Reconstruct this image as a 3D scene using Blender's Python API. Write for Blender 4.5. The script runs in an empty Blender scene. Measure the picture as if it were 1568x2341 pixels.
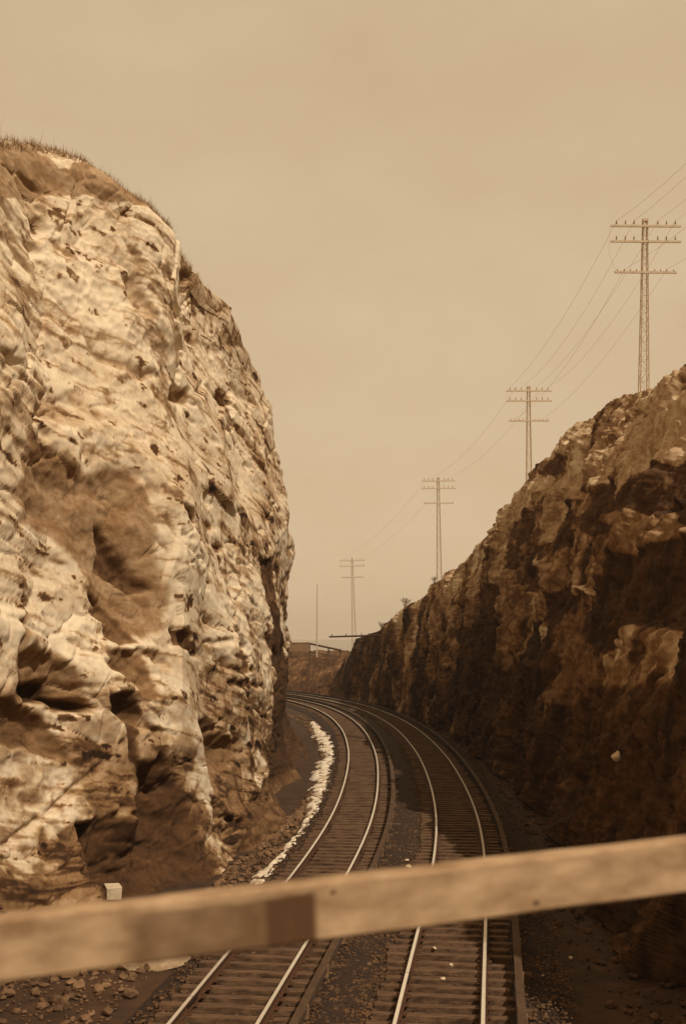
import bpy, math, random
import numpy as np
from mathutils import Vector, Matrix

S = bpy.context.scene
COL = S.collection
H = 6.7                       # eye height above the rail heads
F = 2613.0                    # focal length in photo units (frame 1568 x 2341)

# ------------------------------------------------------------------ camera
cd = bpy.data.cameras.new("camera"); cam = bpy.data.objects.new("camera", cd); COL.objects.link(cam)
cam.location = (0, 0, H); cam.rotation_euler = (math.radians(90), 0, 0)
cd.sensor_fit = 'VERTICAL'; cd.sensor_height = 36.0; cd.sensor_width = 24.0
cd.lens = F / 2341 * 36.0
cd.shift_y = (1450 - 1170.5) / 2341
cd.clip_start = 0.05; cd.clip_end = 9000
cd.dof.use_dof = True; cd.dof.focus_distance = 38.0; cd.dof.aperture_fstop = 3.7
S.camera = cam

# ------------------------------------------------------------------ light
SUN = Vector((0.42, -0.57, 0.72)).normalized()
elev = math.asin(SUN.z); azim = math.atan2(SUN.x, SUN.y)
sl = bpy.data.lights.new("sun", 'SUN'); sun = bpy.data.objects.new("sun", sl); COL.objects.link(sun)
sl.energy = 3.5; sl.angle = math.radians(0.6); sl.color = (1.0, 0.93, 0.82)
sun.rotation_euler = (-SUN).to_track_quat('-Z', 'Y').to_euler(); sun.location = (10, -20, 60)

W = bpy.data.worlds.new("World"); S.world = W; W.use_nodes = True
nt = W.node_tree; nt.nodes.clear()
def N(t, kind, **kw):
    n = t.nodes.new(kind)
    for k, v in kw.items(): setattr(n, k, v)
    return n
sky = N(nt, 'ShaderNodeTexSky', sky_type='NISHITA', sun_disc=False, sun_elevation=elev, sun_rotation=azim)
bw = N(nt, 'ShaderNodeRGBToBW'); pw = N(nt, 'ShaderNodeMath', operation='POWER'); pw.inputs[1].default_value = 0.09
tc = N(nt, 'ShaderNodeTexCoord'); mp = N(nt, 'ShaderNodeMapping'); mp.inputs['Scale'].default_value = (2.2, 2.2, 4.0)
no = N(nt, 'ShaderNodeTexNoise'); no.inputs['Scale'].default_value = 2.0; no.inputs['Detail'].default_value = 6; no.inputs['Roughness'].default_value = .6
cr = N(nt, 'ShaderNodeValToRGB')
cr.color_ramp.elements[0].position = .3; cr.color_ramp.elements[0].color = (4.60, 3.34, 2.02, 1)
cr.color_ramp.elements[1].position = .7; cr.color_ramp.elements[1].color = (5.08, 3.86, 2.45, 1)
mx = N(nt, 'ShaderNodeMix', data_type='RGBA', blend_type='MULTIPLY'); mx.inputs[0].default_value = 1
bg = N(nt, 'ShaderNodeBackground'); bg.inputs['Strength'].default_value = 0.12
ow = N(nt, 'ShaderNodeOutputWorld')
L = nt.links.new
L(sky.outputs[0], bw.inputs[0]); L(bw.outputs[0], pw.inputs[0]); L(tc.outputs['Generated'], mp.inputs[0]); L(mp.outputs[0], no.inputs[0])
L(no.outputs['Fac'], cr.inputs[0]); L(pw.outputs[0], mx.inputs[6]); L(cr.outputs[0], mx.inputs[7]); L(mx.outputs[2], bg.inputs[0]); L(bg.outputs[0], ow.inputs[0])

S.view_settings.view_transform = 'Standard'; S.view_settings.look = 'None'
S.view_settings.exposure = 0.0; S.view_settings.gamma = 1.0
S.render.engine = 'CYCLES'
S.cycles.volume_bounces = 0; S.cycles.max_bounces = 6

# ------------------------------------------------------------------ helpers
random.seed(4); RNG = np.random.default_rng(7)
def pt(px, py, Y): return ((px - 784) * Y / F, Y, H + (1450 - py) * Y / F)
def tag(o, label=None, cat=None, group=None, kind=None):
    if label: o['label'] = label
    if cat: o['category'] = cat
    if group: o['group'] = group
    if kind: o['kind'] = kind
    return o
def empty(name, loc=(0, 0, 0)):
    o = bpy.data.objects.new(name, None); COL.objects.link(o); o.location = loc; o.empty_display_size = .2; return o
class MB:
    def __init__(s): s.v = []; s.f = []
    def add(s, vs, fs):
        b = len(s.v); s.v += [tuple(v) for v in vs]; s.f += [tuple(b + i for i in f) for f in fs]
    def box(s, c, size, rot=None, jit=0):
        vs = []
        for x in (-.5, .5):
            for y in (-.5, .5):
                for z in (-.5, .5):
                    v = Vector((x * size[0], y * size[1], z * size[2]))
                    if jit: v += Vector([random.uniform(-jit, jit) for _ in range(3)])
                    if rot is not None: v = rot @ v
                    vs.append(v + Vector(c))
        s.add(vs, [(0, 1, 3, 2), (4, 6, 7, 5), (0, 4, 5, 1), (2, 3, 7, 6), (0, 2, 6, 4), (1, 5, 7, 3)])
    def tube(s, pts, r, n=6, r2=None):
        pts = [Vector(p) for p in pts]; m = len(pts); vs = []
        for i, p in enumerate(pts):
            d = (pts[min(i + 1, m - 1)] - pts[max(i - 1, 0)]).normalized()
            a = d.cross(Vector((0, 0, 1)) if abs(d.z) < .9 else Vector((1, 0, 0))).normalized(); b = d.cross(a)
            rr = r if r2 is None else r + (r2 - r) * i / (m - 1)
            vs += [p + (a * math.cos(2 * math.pi * k / n) + b * math.sin(2 * math.pi * k / n)) * rr for k in range(n)]
        fs = [(i * n + k, i * n + (k + 1) % n, (i + 1) * n + (k + 1) % n, (i + 1) * n + k) for i in range(m - 1) for k in range(n)]
        fs += [tuple(range(n))[::-1], tuple((m - 1) * n + k for k in range(n))]
        s.add(vs, fs)
    def build(s, name, mat, parent=None, bevel=0, smooth=False):
        me = bpy.data.meshes.new(name); me.from_pydata([tuple(v) for v in s.v], [], s.f); me.materials.append(mat)
        o = bpy.data.objects.new(name, me); COL.objects.link(o)
        if parent is not None: o.parent = parent
        if bevel:
            b = o.modifiers.new("bevel", 'BEVEL'); b.width = bevel; b.segments = 2; b.limit_method = 'ANGLE'
        if smooth: me.polygons.foreach_set('use_smooth', [True] * len(me.polygons))
        me.update(); return o
def grid_mesh(name, P, mat, attrs=None, parent=None, smooth=False):
    nu, nv = P.shape[:2]
    idx = np.arange(nu * nv).reshape(nu, nv)
    q = np.stack([idx[:-1, :-1], idx[1:, :-1], idx[1:, 1:], idx[:-1, 1:]], -1).reshape(-1, 4)
    me = bpy.data.meshes.new(name)
    me.vertices.add(nu * nv); me.vertices.foreach_set('co', P.reshape(-1).astype(np.float32))
    me.loops.add(q.size); me.loops.foreach_set('vertex_index', q.reshape(-1).astype(np.int32))
    me.polygons.add(len(q)); me.polygons.foreach_set('loop_start', (np.arange(len(q)) * 4).astype(np.int32))
    me.polygons.foreach_set('use_smooth', np.full(len(q), smooth))
    me.update(calc_edges=True); me.materials.append(mat)
    for k, a in (attrs or {}).items():
        at = me.attributes.new(k, 'FLOAT', 'POINT'); at.data.foreach_set('value', a.reshape(-1).astype(np.float32))
    o = bpy.data.objects.new(name, me); COL.objects.link(o)
    if parent is not None: o.parent = parent
    return o

# ---- numpy noise
def _h(ix, iy, iz, s):
    n = (ix.astype(np.int64) * 374761393 + iy.astype(np.int64) * 668265263 + iz.astype(np.int64) * 1103515245 + s * 1274126177) & 0xFFFFFFFF
    n = ((n ^ (n >> 13)) * 1274126177) & 0xFFFFFFFF
    n = ((n ^ (n >> 16)) * 2246822519) & 0xFFFFFFFF
    return ((n ^ (n >> 15)) & 0xFFFFFF) / float(0xFFFFFF)
def vnoise(p, s=0):
    i = np.floor(p).astype(np.int64); f = p - i; f = f * f * f * (f * (f * 6 - 15) + 10); r = 0
    for a in (0, 1):
        for b in (0, 1):
            for c in (0, 1):
                w = (f[..., 0] if a else 1 - f[..., 0]) * (f[..., 1] if b else 1 - f[..., 1]) * (f[..., 2] if c else 1 - f[..., 2])
                r = r + w * _h(i[..., 0] + a, i[..., 1] + b, i[..., 2] + c, s)
    return r * 2 - 1
def fbm(p, o=4, s=0, g=.5, ridged=False):
    r = 0; a = 1.0; t = 0
    for k in range(o):
        n = vnoise(p * 2 ** k + 17.3 * k, s + k)
        if ridged: n = 1 - 2 * np.abs(n)
        r = r + a * n; t += a; a *= g
    return r / t
def worley(p, s=0, k=16.):
    """returns F1, F2, per-cell plane value (random offset + random tilt)"""
    sh = p.shape[:-1]; i0 = np.floor(p).astype(np.int64)
    F1 = np.full(sh, 9.); F2 = np.full(sh, 9.); V = np.zeros(sh); R = np.full(sh, 1e-12)
    for a in (-1, 0, 1):
        for b in (-1, 0, 1):
            for c in (-1, 0, 1):
                x, y, z = i0[..., 0] + a, i0[..., 1] + b, i0[..., 2] + c
                d = p - np.stack([x + _h(x, y, z, s), y + _h(x, y, z, s + 1), z + _h(x, y, z, s + 2)], -1)
                dd = np.sqrt((d * d).sum(-1))
                r = _h(x, y, z, s + 3)
                val = (r - .5) + d[..., 0] * (_h(x, y, z, s + 4) - .5) * 1.6 + d[..., 1] * (_h(x, y, z, s + 5) - .5) * 1.6 + d[..., 2] * (_h(x, y, z, s + 6) - .5) * 1.6
                w = np.exp(-k * dd); V += w * val; R += w
                F2 = np.minimum(F2, np.maximum(F1, dd)); F1 = np.minimum(F1, dd)
    return F1, F2, V / R, R
def planes(p, s=0, mode=1, tilt=1.2, curv=.5, cleft=False):
    """continuous field of flat facets meeting in sharp creases (mode 1: ridges between scoops, -1: blocks with creases between)"""
    i0 = np.floor(p).astype(np.int64); R = np.full(p.shape[:-1], 99.); R2 = R.copy()
    for a in (-1, 0, 1):
        for b in (-1, 0, 1):
            for c in (-1, 0, 1):
                x, y, z = i0[..., 0] + a, i0[..., 1] + b, i0[..., 2] + c
                d = p - np.stack([x + _h(x, y, z, s), y + _h(x, y, z, s + 1), z + _h(x, y, z, s + 2)], -1)
                val = (_h(x, y, z, s + 3) - .5) + tilt * sum(d[..., k] * (_h(x, y, z, s + 4 + k) - .5) for k in range(3))
                v_ = mode * val + curv * (d * d).sum(-1); R2 = np.minimum(R2, np.maximum(R, v_)); R = np.minimum(R, v_)
    if cleft: return mode * R, R2 - R
    return mode * R
def smooth01(x, a, b):
    t = np.clip((x - a) / (b - a), 0, 1); return t * t * (3 - 2 * t)
def poly_sd(px, py, poly):
    """signed distance, positive inside"""
    d = np.full(px.shape, 1e9); inside = np.zeros(px.shape, bool); n = len(poly)
    for i in range(n):
        x1, y1 = poly[i]; x2, y2 = poly[(i + 1) % n]
        ex, ey = x2 - x1, y2 - y1; wx, wy = px - x1, py - y1
        t = np.clip((wx * ex + wy * ey) / (ex * ex + ey * ey + 1e-9), 0, 1)
        d = np.minimum(d, np.hypot(wx - ex * t, wy - ey * t))
        c = ((y1 > py) != (y2 > py)) & (px < ex * (py - y1) / ((y2 - y1) if y2 != y1 else 1e-9) + x1)
        inside ^= c
    return np.where(inside, d, -d)

# ------------------------------------------------------------------ materials
def mat(name, col, rough=.9, metal=0, var=.35, scale=6.0, bump=.0, bscale=30., col2=None, stretch=(1, 1, 1), detail=8, spec=.3):
    m = bpy.data.materials.new(name); m.use_nodes = True; t = m.node_tree; b = t.nodes['Principled BSDF']
    b.inputs['Roughness'].default_value = rough; b.inputs['Metallic'].default_value = metal
    b.inputs['Specular IOR Level'].default_value = spec
    tc = N(t, 'ShaderNodeTexCoord'); mp = N(t, 'ShaderNodeMapping'); mp.inputs['Scale'].default_value = stretch
    no = N(t, 'ShaderNodeTexNoise'); no.inputs['Scale'].default_value = scale; no.inputs['Detail'].default_value = detail; no.inputs['Roughness'].default_value = .65
    cr = N(t, 'ShaderNodeValToRGB'); c2 = col2 or tuple(c * (1 - var) for c in col)
    cr.color_ramp.elements[0].position = .35; cr.color_ramp.elements[0].color = (*c2, 1)
    cr.color_ramp.elements[1].position = .65; cr.color_ramp.elements[1].color = (*col, 1)
    t.links.new(tc.outputs['Object'], mp.inputs[0]); t.links.new(mp.outputs[0], no.inputs[0]); t.links.new(no.outputs['Fac'], cr.inputs[0])
    t.links.new(cr.outputs[0], b.inputs['Base Color'])
    if bump:
        n2 = N(t, 'ShaderNodeTexNoise'); n2.inputs['Scale'].default_value = bscale; n2.inputs['Detail'].default_value = 6
        bp = N(t, 'ShaderNodeBump'); bp.inputs['Strength'].default_value = bump; bp.inputs['Distance'].default_value = .02
        t.links.new(mp.outputs[0], n2.inputs[0]); t.links.new(n2.outputs['Fac'], bp.inputs['Height']); t.links.new(bp.outputs[0], b.inputs['Normal'])
    return m

def rock_mat(name, stops, rot, stretch, amp=.22, bdist=.10):
    """stops: list of (tone, colour); the vertex attribute 'tone' says how pale the stone is, with shade painted into hollows"""
    m = bpy.data.materials.new(name); m.use_nodes = True; t = m.node_tree; b = t.nodes['Principled BSDF']; K = t.links.new
    b.inputs['Roughness'].default_value = .92; b.inputs['Specular IOR Level'].default_value = .15
    at = N(t, 'ShaderNodeAttribute', attribute_name='tone'); geo = N(t, 'ShaderNodeNewGeometry')
    mp = N(t, 'ShaderNodeMapping'); mp.inputs['Scale'].default_value = stretch
    vr = N(t, 'ShaderNodeVectorRotate', rotation_type='X_AXIS'); vr.inputs['Angle'].default_value = rot
    K(geo.outputs['Position'], vr.inputs['Vector']); K(vr.outputs[0], mp.inputs[0])
    n1 = N(t, 'ShaderNodeTexNoise'); n1.inputs['Scale'].default_value = 1.1; n1.inputs['Detail'].default_value = 12; n1.inputs['Roughness'].default_value = .72; n1.inputs['Distortion'].default_value = .8
    n2 = N(t, 'ShaderNodeTexNoise'); n2.inputs['Scale'].default_value = 5.0; n2.inputs['Detail'].default_value = 10; n2.inputs['Roughness'].default_value = .75
    K(mp.outputs[0], n1.inputs[0]); K(geo.outputs['Position'], n2.inputs[0])
    def ma(op, a, bb):
        n = N(t, 'ShaderNodeMath', operation=op)
        for i, v in enumerate((a, bb)):
            if isinstance(v, (int, float)): n.inputs[i].default_value = v
            else: K(v, n.inputs[i])
        return n.outputs[0]
    v = ma('ADD', at.outputs['Fac'], ma('MULTIPLY', ma('SUBTRACT', n1.outputs['Fac'], .5), amp * 4))
    v = ma('ADD', v, ma('MULTIPLY', ma('SUBTRACT', n2.outputs['Fac'], .5), amp * 2))
    cr = N(t, 'ShaderNodeValToRGB'); el = cr.color_ramp.elements
    while len(el) < len(stops): el.new(.5)
    for e, (p, c) in zip(el, stops): e.position = p; e.color = (*c, 1)
    K(v, cr.inputs[0]); K(cr.outputs[0], b.inputs['Base Color'])
    n3 = N(t, 'ShaderNodeTexNoise'); n3.noise_type = 'RIDGED_MULTIFRACTAL'; n3.inputs['Scale'].default_value = 1.6; n3.inputs['Detail'].default_value = 9; n3.inputs['Roughness'].default_value = .6; n3.inputs['Lacunarity'].default_value = 2.1
    K(mp.outputs[0], n3.inputs[0])
    bp = N(t, 'ShaderNodeBump'); bp.inputs['Strength'].default_value = .85; bp.inputs['Distance'].default_value = bdist
    K(ma('MULTIPLY', n3.outputs['Fac'], -.35), bp.inputs['Height']); K(bp.outputs[0], b.inputs['Normal'])
    return m
R_STOPS = [(0.0, (.026, .012, .005)), (.25, (.085, .038, .014)), (.5, (.22, .118, .05)), (.75, (.44, .295, .165)), (1.0, (.67, .53, .355))]
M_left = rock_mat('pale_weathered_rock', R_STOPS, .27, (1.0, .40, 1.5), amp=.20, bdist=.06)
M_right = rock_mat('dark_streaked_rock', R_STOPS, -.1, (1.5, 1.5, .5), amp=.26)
M_ground = mat('trackside_earth', (.075, .034, .013), scale=1.3, var=.6, bump=.6, bscale=9)
M_bed = mat('sooty_ballast', (.045, .021, .009), scale=14, col2=(.018, .008, .003), bump=.8, bscale=30)
M_stone = mat('ballast_stone', (.15, .075, .03), scale=3.0, col2=(.045, .02, .008))
M_tie = mat('weathered_tie_wood', (.17, .09, .042), scale=7, col2=(.045, .021, .009), stretch=(.3, 3, 1), bump=.4)
M_railside = mat('rusty_rail_steel', (.09, .035, .012), rough=.8, scale=12)
M_railtop = mat('polished_rail_head', (.95, .84, .66), rough=.28, metal=.6, scale=3, var=.12)
M_cover = mat('third_rail_cover_board', (.10, .053, .024), scale=5, var=.45, stretch=(1, .4, 1))
M_third = mat('third_rail_steel', (.035, .014, .006), rough=.7)
M_porc = mat('glazed_insulator', (.30, .17, .08), rough=.4)
M_beam = None
M_snow = mat('dirty_snow', (.86, .74, .55), scale=2.5, col2=(.42, .28, .16), bump=.15, bscale=14)
M_pole = mat('painted_lattice_steel', (.50, .37, .235), rough=.7, scale=5, var=.25)
M_wire = mat('line_wire', (.76, .60, .42), rough=.6)
M_timber = mat('grey_timber', (.07, .033, .014), scale=4, var=.4)
M_masonry = mat('abutment_masonry', (.17, .09, .04), scale=1.2, col2=(.07, .033, .013), bump=.5, bscale=4)
M_grass = mat('dry_grass', (.34, .20, .09), scale=1.0, col2=(.24, .13, .055))
M_twig = mat('bare_twigs', (.14, .07, .03))
M_pale = mat('pale_stone', (.66, .49, .30), scale=4, var=.3, bump=.5, bscale=10)
M_brown = mat('brown_stone', (.20, .105, .045), scale=4, var=.5, bump=.5, bscale=10)

# ------------------------------------------------------------------ line of the railway
CP = np.array([(-3.6, -12), (-2.7, 0), (-1.85, 8), (-.9, 15), (0, 22), (.72, 27.4), (1.3, 32), (1.98, 38.5), (2.45, 45), (2.8, 53), (3.0, 62),
               (2.95, 70), (2.65, 80), (1.85, 91), (.75, 100), (-.9, 109), (-3.4, 118), (-7.2, 128), (-13.5, 141), (-22, 154), (-33, 168), (-48, 183)], float)
def catmull(P, n=40):
    out = []
    for i in range(len(P) - 1):
        p0 = P[i - 1] if i else 2 * P[0] - P[1]; p1 = P[i]; p2 = P[i + 1]; p3 = P[i + 2] if i + 2 < len(P) else 2 * P[-1] - P[-2]
        for k in range(n):
            t = k / n; out.append(.5 * (2 * p1 + (p2 - p0) * t + (2 * p0 - 5 * p1 + 4 * p2 - p3) * t * t + (3 * p1 - p0 - 3 * p2 + p3) * t ** 3))
    out.append(P[-1]); return np.array(out)
def resample(P, step):
    d = np.r_[0, np.cumsum(np.linalg.norm(np.diff(P, axis=0), axis=1))]
    s = np.arange(0, d[-1], step); return np.stack([np.interp(s, d, P[:, k]) for k in range(P.shape[1])], -1)
CL = resample(catmull(CP), .5)
for _ in range(60): CL[1:-1] = .5 * CL[1:-1] + .25 * (CL[:-2] + CL[2:])
TN = np.gradient(CL, axis=0); TN /= np.linalg.norm(TN, axis=1)[:, None]
NR = np.stack([TN[:, 1], -TN[:, 0]], -1)                    # to the right
def offset(o): return CL + NR * o
def sweep(name, line, prof, m, parent=None, caps=True):
    """prof: list of (side, up), closed"""
    T = np.gradient(line, axis=0); T /= np.linalg.norm(T, axis=1)[:, None]; Nn = np.stack([T[:, 1], -T[:, 0]], -1)
    n = len(prof); vs = []
    for p, q in zip(line, Nn): vs += [(p[0] + q[0] * a, p[1] + q[1] * a, b) for a, b in prof]
    fs = [(i * n + k, (i + 1) * n + k, (i + 1) * n + (k + 1) % n, i * n + (k + 1) % n) for i in range(len(line) - 1) for k in range(n)]
    fs += [tuple(range(n)), tuple((len(line) - 1) * n + k for k in range(n))[::-1]]
    mb = MB(); mb.add(vs, fs); return mb.build(name, m, parent)
RAIL = [(-.072, -.165), (.072, -.165), (.072, -.150), (.012, -.135), (.012, -.045), (.036, -.038), (.036, -.006), (-.036, -.006), (-.036, -.038), (-.012, -.045), (-.012, -.135), (-.072, -.150)]
HEAD = [(-.036, -.0055), (.036, -.0055), (.033, 0), (-.033, 0)]

def make_track(off, label, tie_seed):
    root = empty('railway_track', (off, 0, 0)); tag(root, label, 'railway track', 'curving railway tracks in the cutting')
    def ch(o): o.parent = root; o.matrix_parent_inverse = Matrix.Translation((-off, 0, 0)); return o
    for s in (-.755, .755):
        r = ch(sweep('rail', offset(off + s), RAIL, M_railside))
        h = sweep('rail_head', offset(off + s), HEAD, M_railtop); h.parent = r
    th = ch(sweep('third_rail', offset(off + 1.42), [(-.04, -.10), (.04, -.10), (.04, .04), (-.04, .04)], M_third))
    cv = sweep('cover_board', offset(off + 1.42), [(-.07, .08), (.065, .08), (.065, -.04), (.085, -.04), (.085, .10), (-.07, .10)], M_cover); cv.parent = th
    br = MB()
    for i in range(20, len(CL) - 1, 5):
        p = CL[i] + NR[i] * (off + 1.49); a = math.atan2(-TN[i][0], TN[i][1])
        br.box((p[0], p[1], -.03), (.07, .08, .24), Matrix.Rotation(a, 3, 'Z'))
    b = br.build('support_bracket', M_porc); b['kind'] = 'stuff'; b.parent = th
    pb = MB()
    for i in range(0, len(CL)):
        if 17 < CL[i][1] < 62:
            a = math.atan2(-TN[i][0], TN[i][1])
            for s in (-.755, .755):
                p = CL[i] + NR[i] * (off + s)
                for w_ in (-1, 1):
                    e_ = p + NR[i] * w_ * .10; pb.box((e_[0], e_[1], -.155), (.09, .19, .02), Matrix.Rotation(a, 3, 'Z'))
                    e_ = p + NR[i] * w_ * .078; pb.box((e_[0], e_[1] + .04, -.138), (.025, .03, .03), Matrix.Rotation(a, 3, 'Z'))
    o = ch(pb.build('tie_plates', M_railside)); o['kind'] = 'stuff'
    for s, ph in ((-.755, 6), (.755, 16)):
        for i in range(ph + (4 if off > 0 else 0), len(CL), 20):
            if 18 < CL[i][1] < 85:
                a = math.atan2(-TN[i][0], TN[i][1]); p = CL[i] + NR[i] * (off + s); jb = MB()
                for w_ in (-1, 1):
                    e_ = p + NR[i] * w_ * .03; jb.box((e_[0], e_[1], -.085), (.035, .62, .09), Matrix.Rotation(a, 3, 'Z'))
                jb.box((p[0], p[1], -.0025), (.076, .014, .009), Matrix.Rotation(a, 3, 'Z'))
                ch(jb.build('joint_bar', M_third))
    # ties
    rr = random.Random(tie_seed); fine = resample(CL, .56); T = np.gradient(fine, axis=0); T /= np.linalg.norm(T, axis=1)[:, None]
    rest = MB(); n = 0
    for i in range(len(fine)):
        if fine[i][1] < 10: continue
        q = np.array((T[i][1], -T[i][0])); lng = 2.95 if i % 4 == 0 else 2.55
        c = fine[i] + q * (off + rr.uniform(-.07, .07) + (.18 if i % 4 == 0 else 0)); a = math.atan2(-T[i][0], T[i][1]) + rr.uniform(-.012, .012)
        z = -.245 + rr.uniform(-.012, .006)
        mb = MB() if n < 100 else rest
        if fine[i][1] < 17.5: mb = rest
        mb.box((c[0], c[1], z), (lng + rr.uniform(-.12, .12), .225 + rr.uniform(-.025, .02), .16), Matrix.Rotation(a, 3, 'Z') @ Matrix.Rotation(rr.uniform(-.008, .008), 3, 'Y'), jit=.008)
        if mb is not rest:
            ch(mb.build('crosstie', M_tie, bevel=.012)); n += 1
    o = ch(rest.build('crossties', M_tie)); o['kind'] = 'stuff'
    return root
make_track(-1.925, 'left-hand curving railway track nearest the pale cliff, rails shining over dark ties', 1)
make_track(1.925, 'right-hand curving railway track nearest the dark rock slope, rails shining over dark ties', 2)

# track bed sheet, slightly raised
offs = np.concatenate([[-4.0, -3.75], np.linspace(-3.5, 3.9, 75), [4.15, 4.5]])
sel = CL[(CL[:, 1] > 8)]; k0 = len(CL) - len(sel)
fine = resample(sel, .18); T = np.gradient(fine, axis=0); T /= np.linalg.norm(T, axis=1)[:, None]; Q = np.stack([T[:, 1], -T[:, 0]], -1)
P = np.zeros((len(fine), len(offs), 3)); P[..., :2] = fine[:, None] + Q[:, None] * offs[None, :, None]
P[..., 2] = -.275 + .035 * fbm(P * [3, 3, 0], 3) - .12 * smooth01(np.abs(offs), 3.3, 4.2)[None]
mid = np.exp(-(offs / .55) ** 2)[None]; P[..., 2] += .05 * mid
P[:, 0, 2] = P[:, -1, 2] = -.60
tag(grid_mesh('track_bed', P[:, ::-1], M_bed, smooth=True), 'dark ballast bed under the two curving tracks', 'track bed', kind='structure')

# loose ballast stones
ico_v = []; g = (1 + 5 ** .5) / 2
for a in (-1, 1):
    for b in (-g, g): ico_v += [(0, a, b), (a, b, 0), (b, 0, a)]
ico_v = np.array(ico_v) / np.hypot(1, g)
import itertools
e = min(np.linalg.norm(ico_v[0] - ico_v[j]) for j in range(1, 12)) * 1.01
ico_f = []
for t3 in itertools.combinations(range(12), 3):
    if all(np.linalg.norm(ico_v[a] - ico_v[b]) < e for a, b in itertools.combinations(t3, 2)):
        n_ = np.cross(ico_v[t3[1]] - ico_v[t3[0]], ico_v[t3[2]] - ico_v[t3[0]])
        ico_f.append(t3 if n_ @ ico_v[t3[0]] > 0 else t3[::-1])
ico_f = np.array(ico_f)
def scatter(name, pos, size, m, label, cat, squash=.7, kind='stuff'):
    n = len(pos); sc = size[:, None] * RNG.uniform(.6, 1.3, (n, 3)) * [1, 1, squash]
    V = ico_v[None] * RNG.uniform(.75, 1.2, (n, 12, 1)) * sc[:, None]
    a = RNG.uniform(0, 6.28, n); c, s_ = np.cos(a), np.sin(a)
    X = V[..., 0] * c[:, None] - V[..., 1] * s_[:, None]; Yy = V[..., 0] * s_[:, None] + V[..., 1] * c[:, None]
    V = np.stack([X, Yy, V[..., 2]], -1) + pos[:, None]
    Fc = (ico_f[None] + 12 * np.arange(n)[:, None, None]).reshape(-1, 3)
    me = bpy.data.meshes.new(name); me.from_pydata(V.reshape(-1, 3).tolist(), [], Fc.tolist()); me.materials.append(m)
    o = bpy.data.objects.new(name, me); COL.objects.link(o); return tag(o, label, cat, kind=kind)
def on_line(n, o0, o1, y0=18, y1=70):
    idx = np.where((CL[:, 1] > y0) & (CL[:, 1] < y1))[0]
    i = idx[(RNG.random(n) ** 1.7 * len(idx)).astype(int)]; o = RNG.uniform(o0, o1, n); j = RNG.uniform(-.25, .25, n)
    return np.stack([CL[i, 0] + NR[i, 0] * o + TN[i, 0] * j, CL[i, 1] + NR[i, 1] * o + TN[i, 1] * j], -1)
xy = np.concatenate([on_line(7000, -.72, .72), on_line(1500, -3.6, -3.0), on_line(2600, 3.4, 4.4), on_line(1500, -3.2, 3.2)])
z = -.245 + RNG.uniform(-.02, .02, len(xy)); 
scatter('ballast_stones', np.c_[xy, z], RNG.uniform(.02, .048, len(xy)), M_stone, 'small angular ballast stones between and beside the tracks', 'ballast')

# ------------------------------------------------------------------ ground to the horizon
gx = np.concatenate([[-1400, -900, -600, -250, -120], np.linspace(-60, 60, 161), [120, 250, 600, 900, 1400]])
gy = np.concatenate([[-300, -100, -30], np.linspace(0, 200, 260), [260, 400, 600, 900, 1200, 1500]])
G = np.zeros((len(gx), len(gy), 3)); G[..., 0] = gx[:, None]; G[..., 1] = gy[None]
G[..., 2] = -.42 + .07 * fbm(G * [.9, .9, 0], 4, 3) * (np.abs(G[..., 0]) < 80)
tag(grid_mesh('ground', G, M_ground, smooth=True), 'brown earth floor of the cutting running to the horizon', 'ground', kind='structure')

M_water = bpy.data.materials.new('river_water'); M_water.use_nodes = True; wb = M_water.node_tree.nodes['Principled BSDF']
wb.inputs['Base Color'].default_value = (.10, .07, .04, 1); wb.inputs['Roughness'].default_value = .12; wb.inputs['IOR'].default_value = 1.33
wn = N(M_water.node_tree, 'ShaderNodeTexNoise'); wn.inputs['Scale'].default_value = 900; wbp = N(M_water.node_tree, 'ShaderNodeBump'); wbp.inputs['Strength'].default_value = .3; wbp.inputs['Distance'].default_value = .3
wt = N(M_water.node_tree, 'ShaderNodeTexCoord'); M_water.node_tree.links.new(wt.outputs['Generated'], wn.inputs[0]); M_water.node_tree.links.new(wn.outputs['Fac'], wbp.inputs['Height']); M_water.node_tree.links.new(wbp.outputs[0], wb.inputs['Normal'])
mb = MB(); mb.add([(-1390, 225, -.2), (1390, 225, -.2), (1390, 1490, -.2), (-1390, 1490, -.2)], [(0, 1, 2, 3)])
tag(mb.build('water', M_water), 'pale river surface far beyond the end of the cutting', 'water', kind='structure')

# ------------------------------------------------------------------ cliffs
def lin(stations, n_or_s):
    """interpolate station rows (smooth) at parameter values"""
    A = np.array(stations, float); c = catmull(A, 30); d = np.linspace(0, 1, len(c)); return np.stack([np.interp(n_or_s, d, c[:, k]) for k in range(A.shape[1])], -1)
def proj(P):
    Y = np.maximum(P[..., 1], .5); return 784 + F * P[..., 0] / Y, 1450 - F * (P[..., 2] - H) / Y

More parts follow.
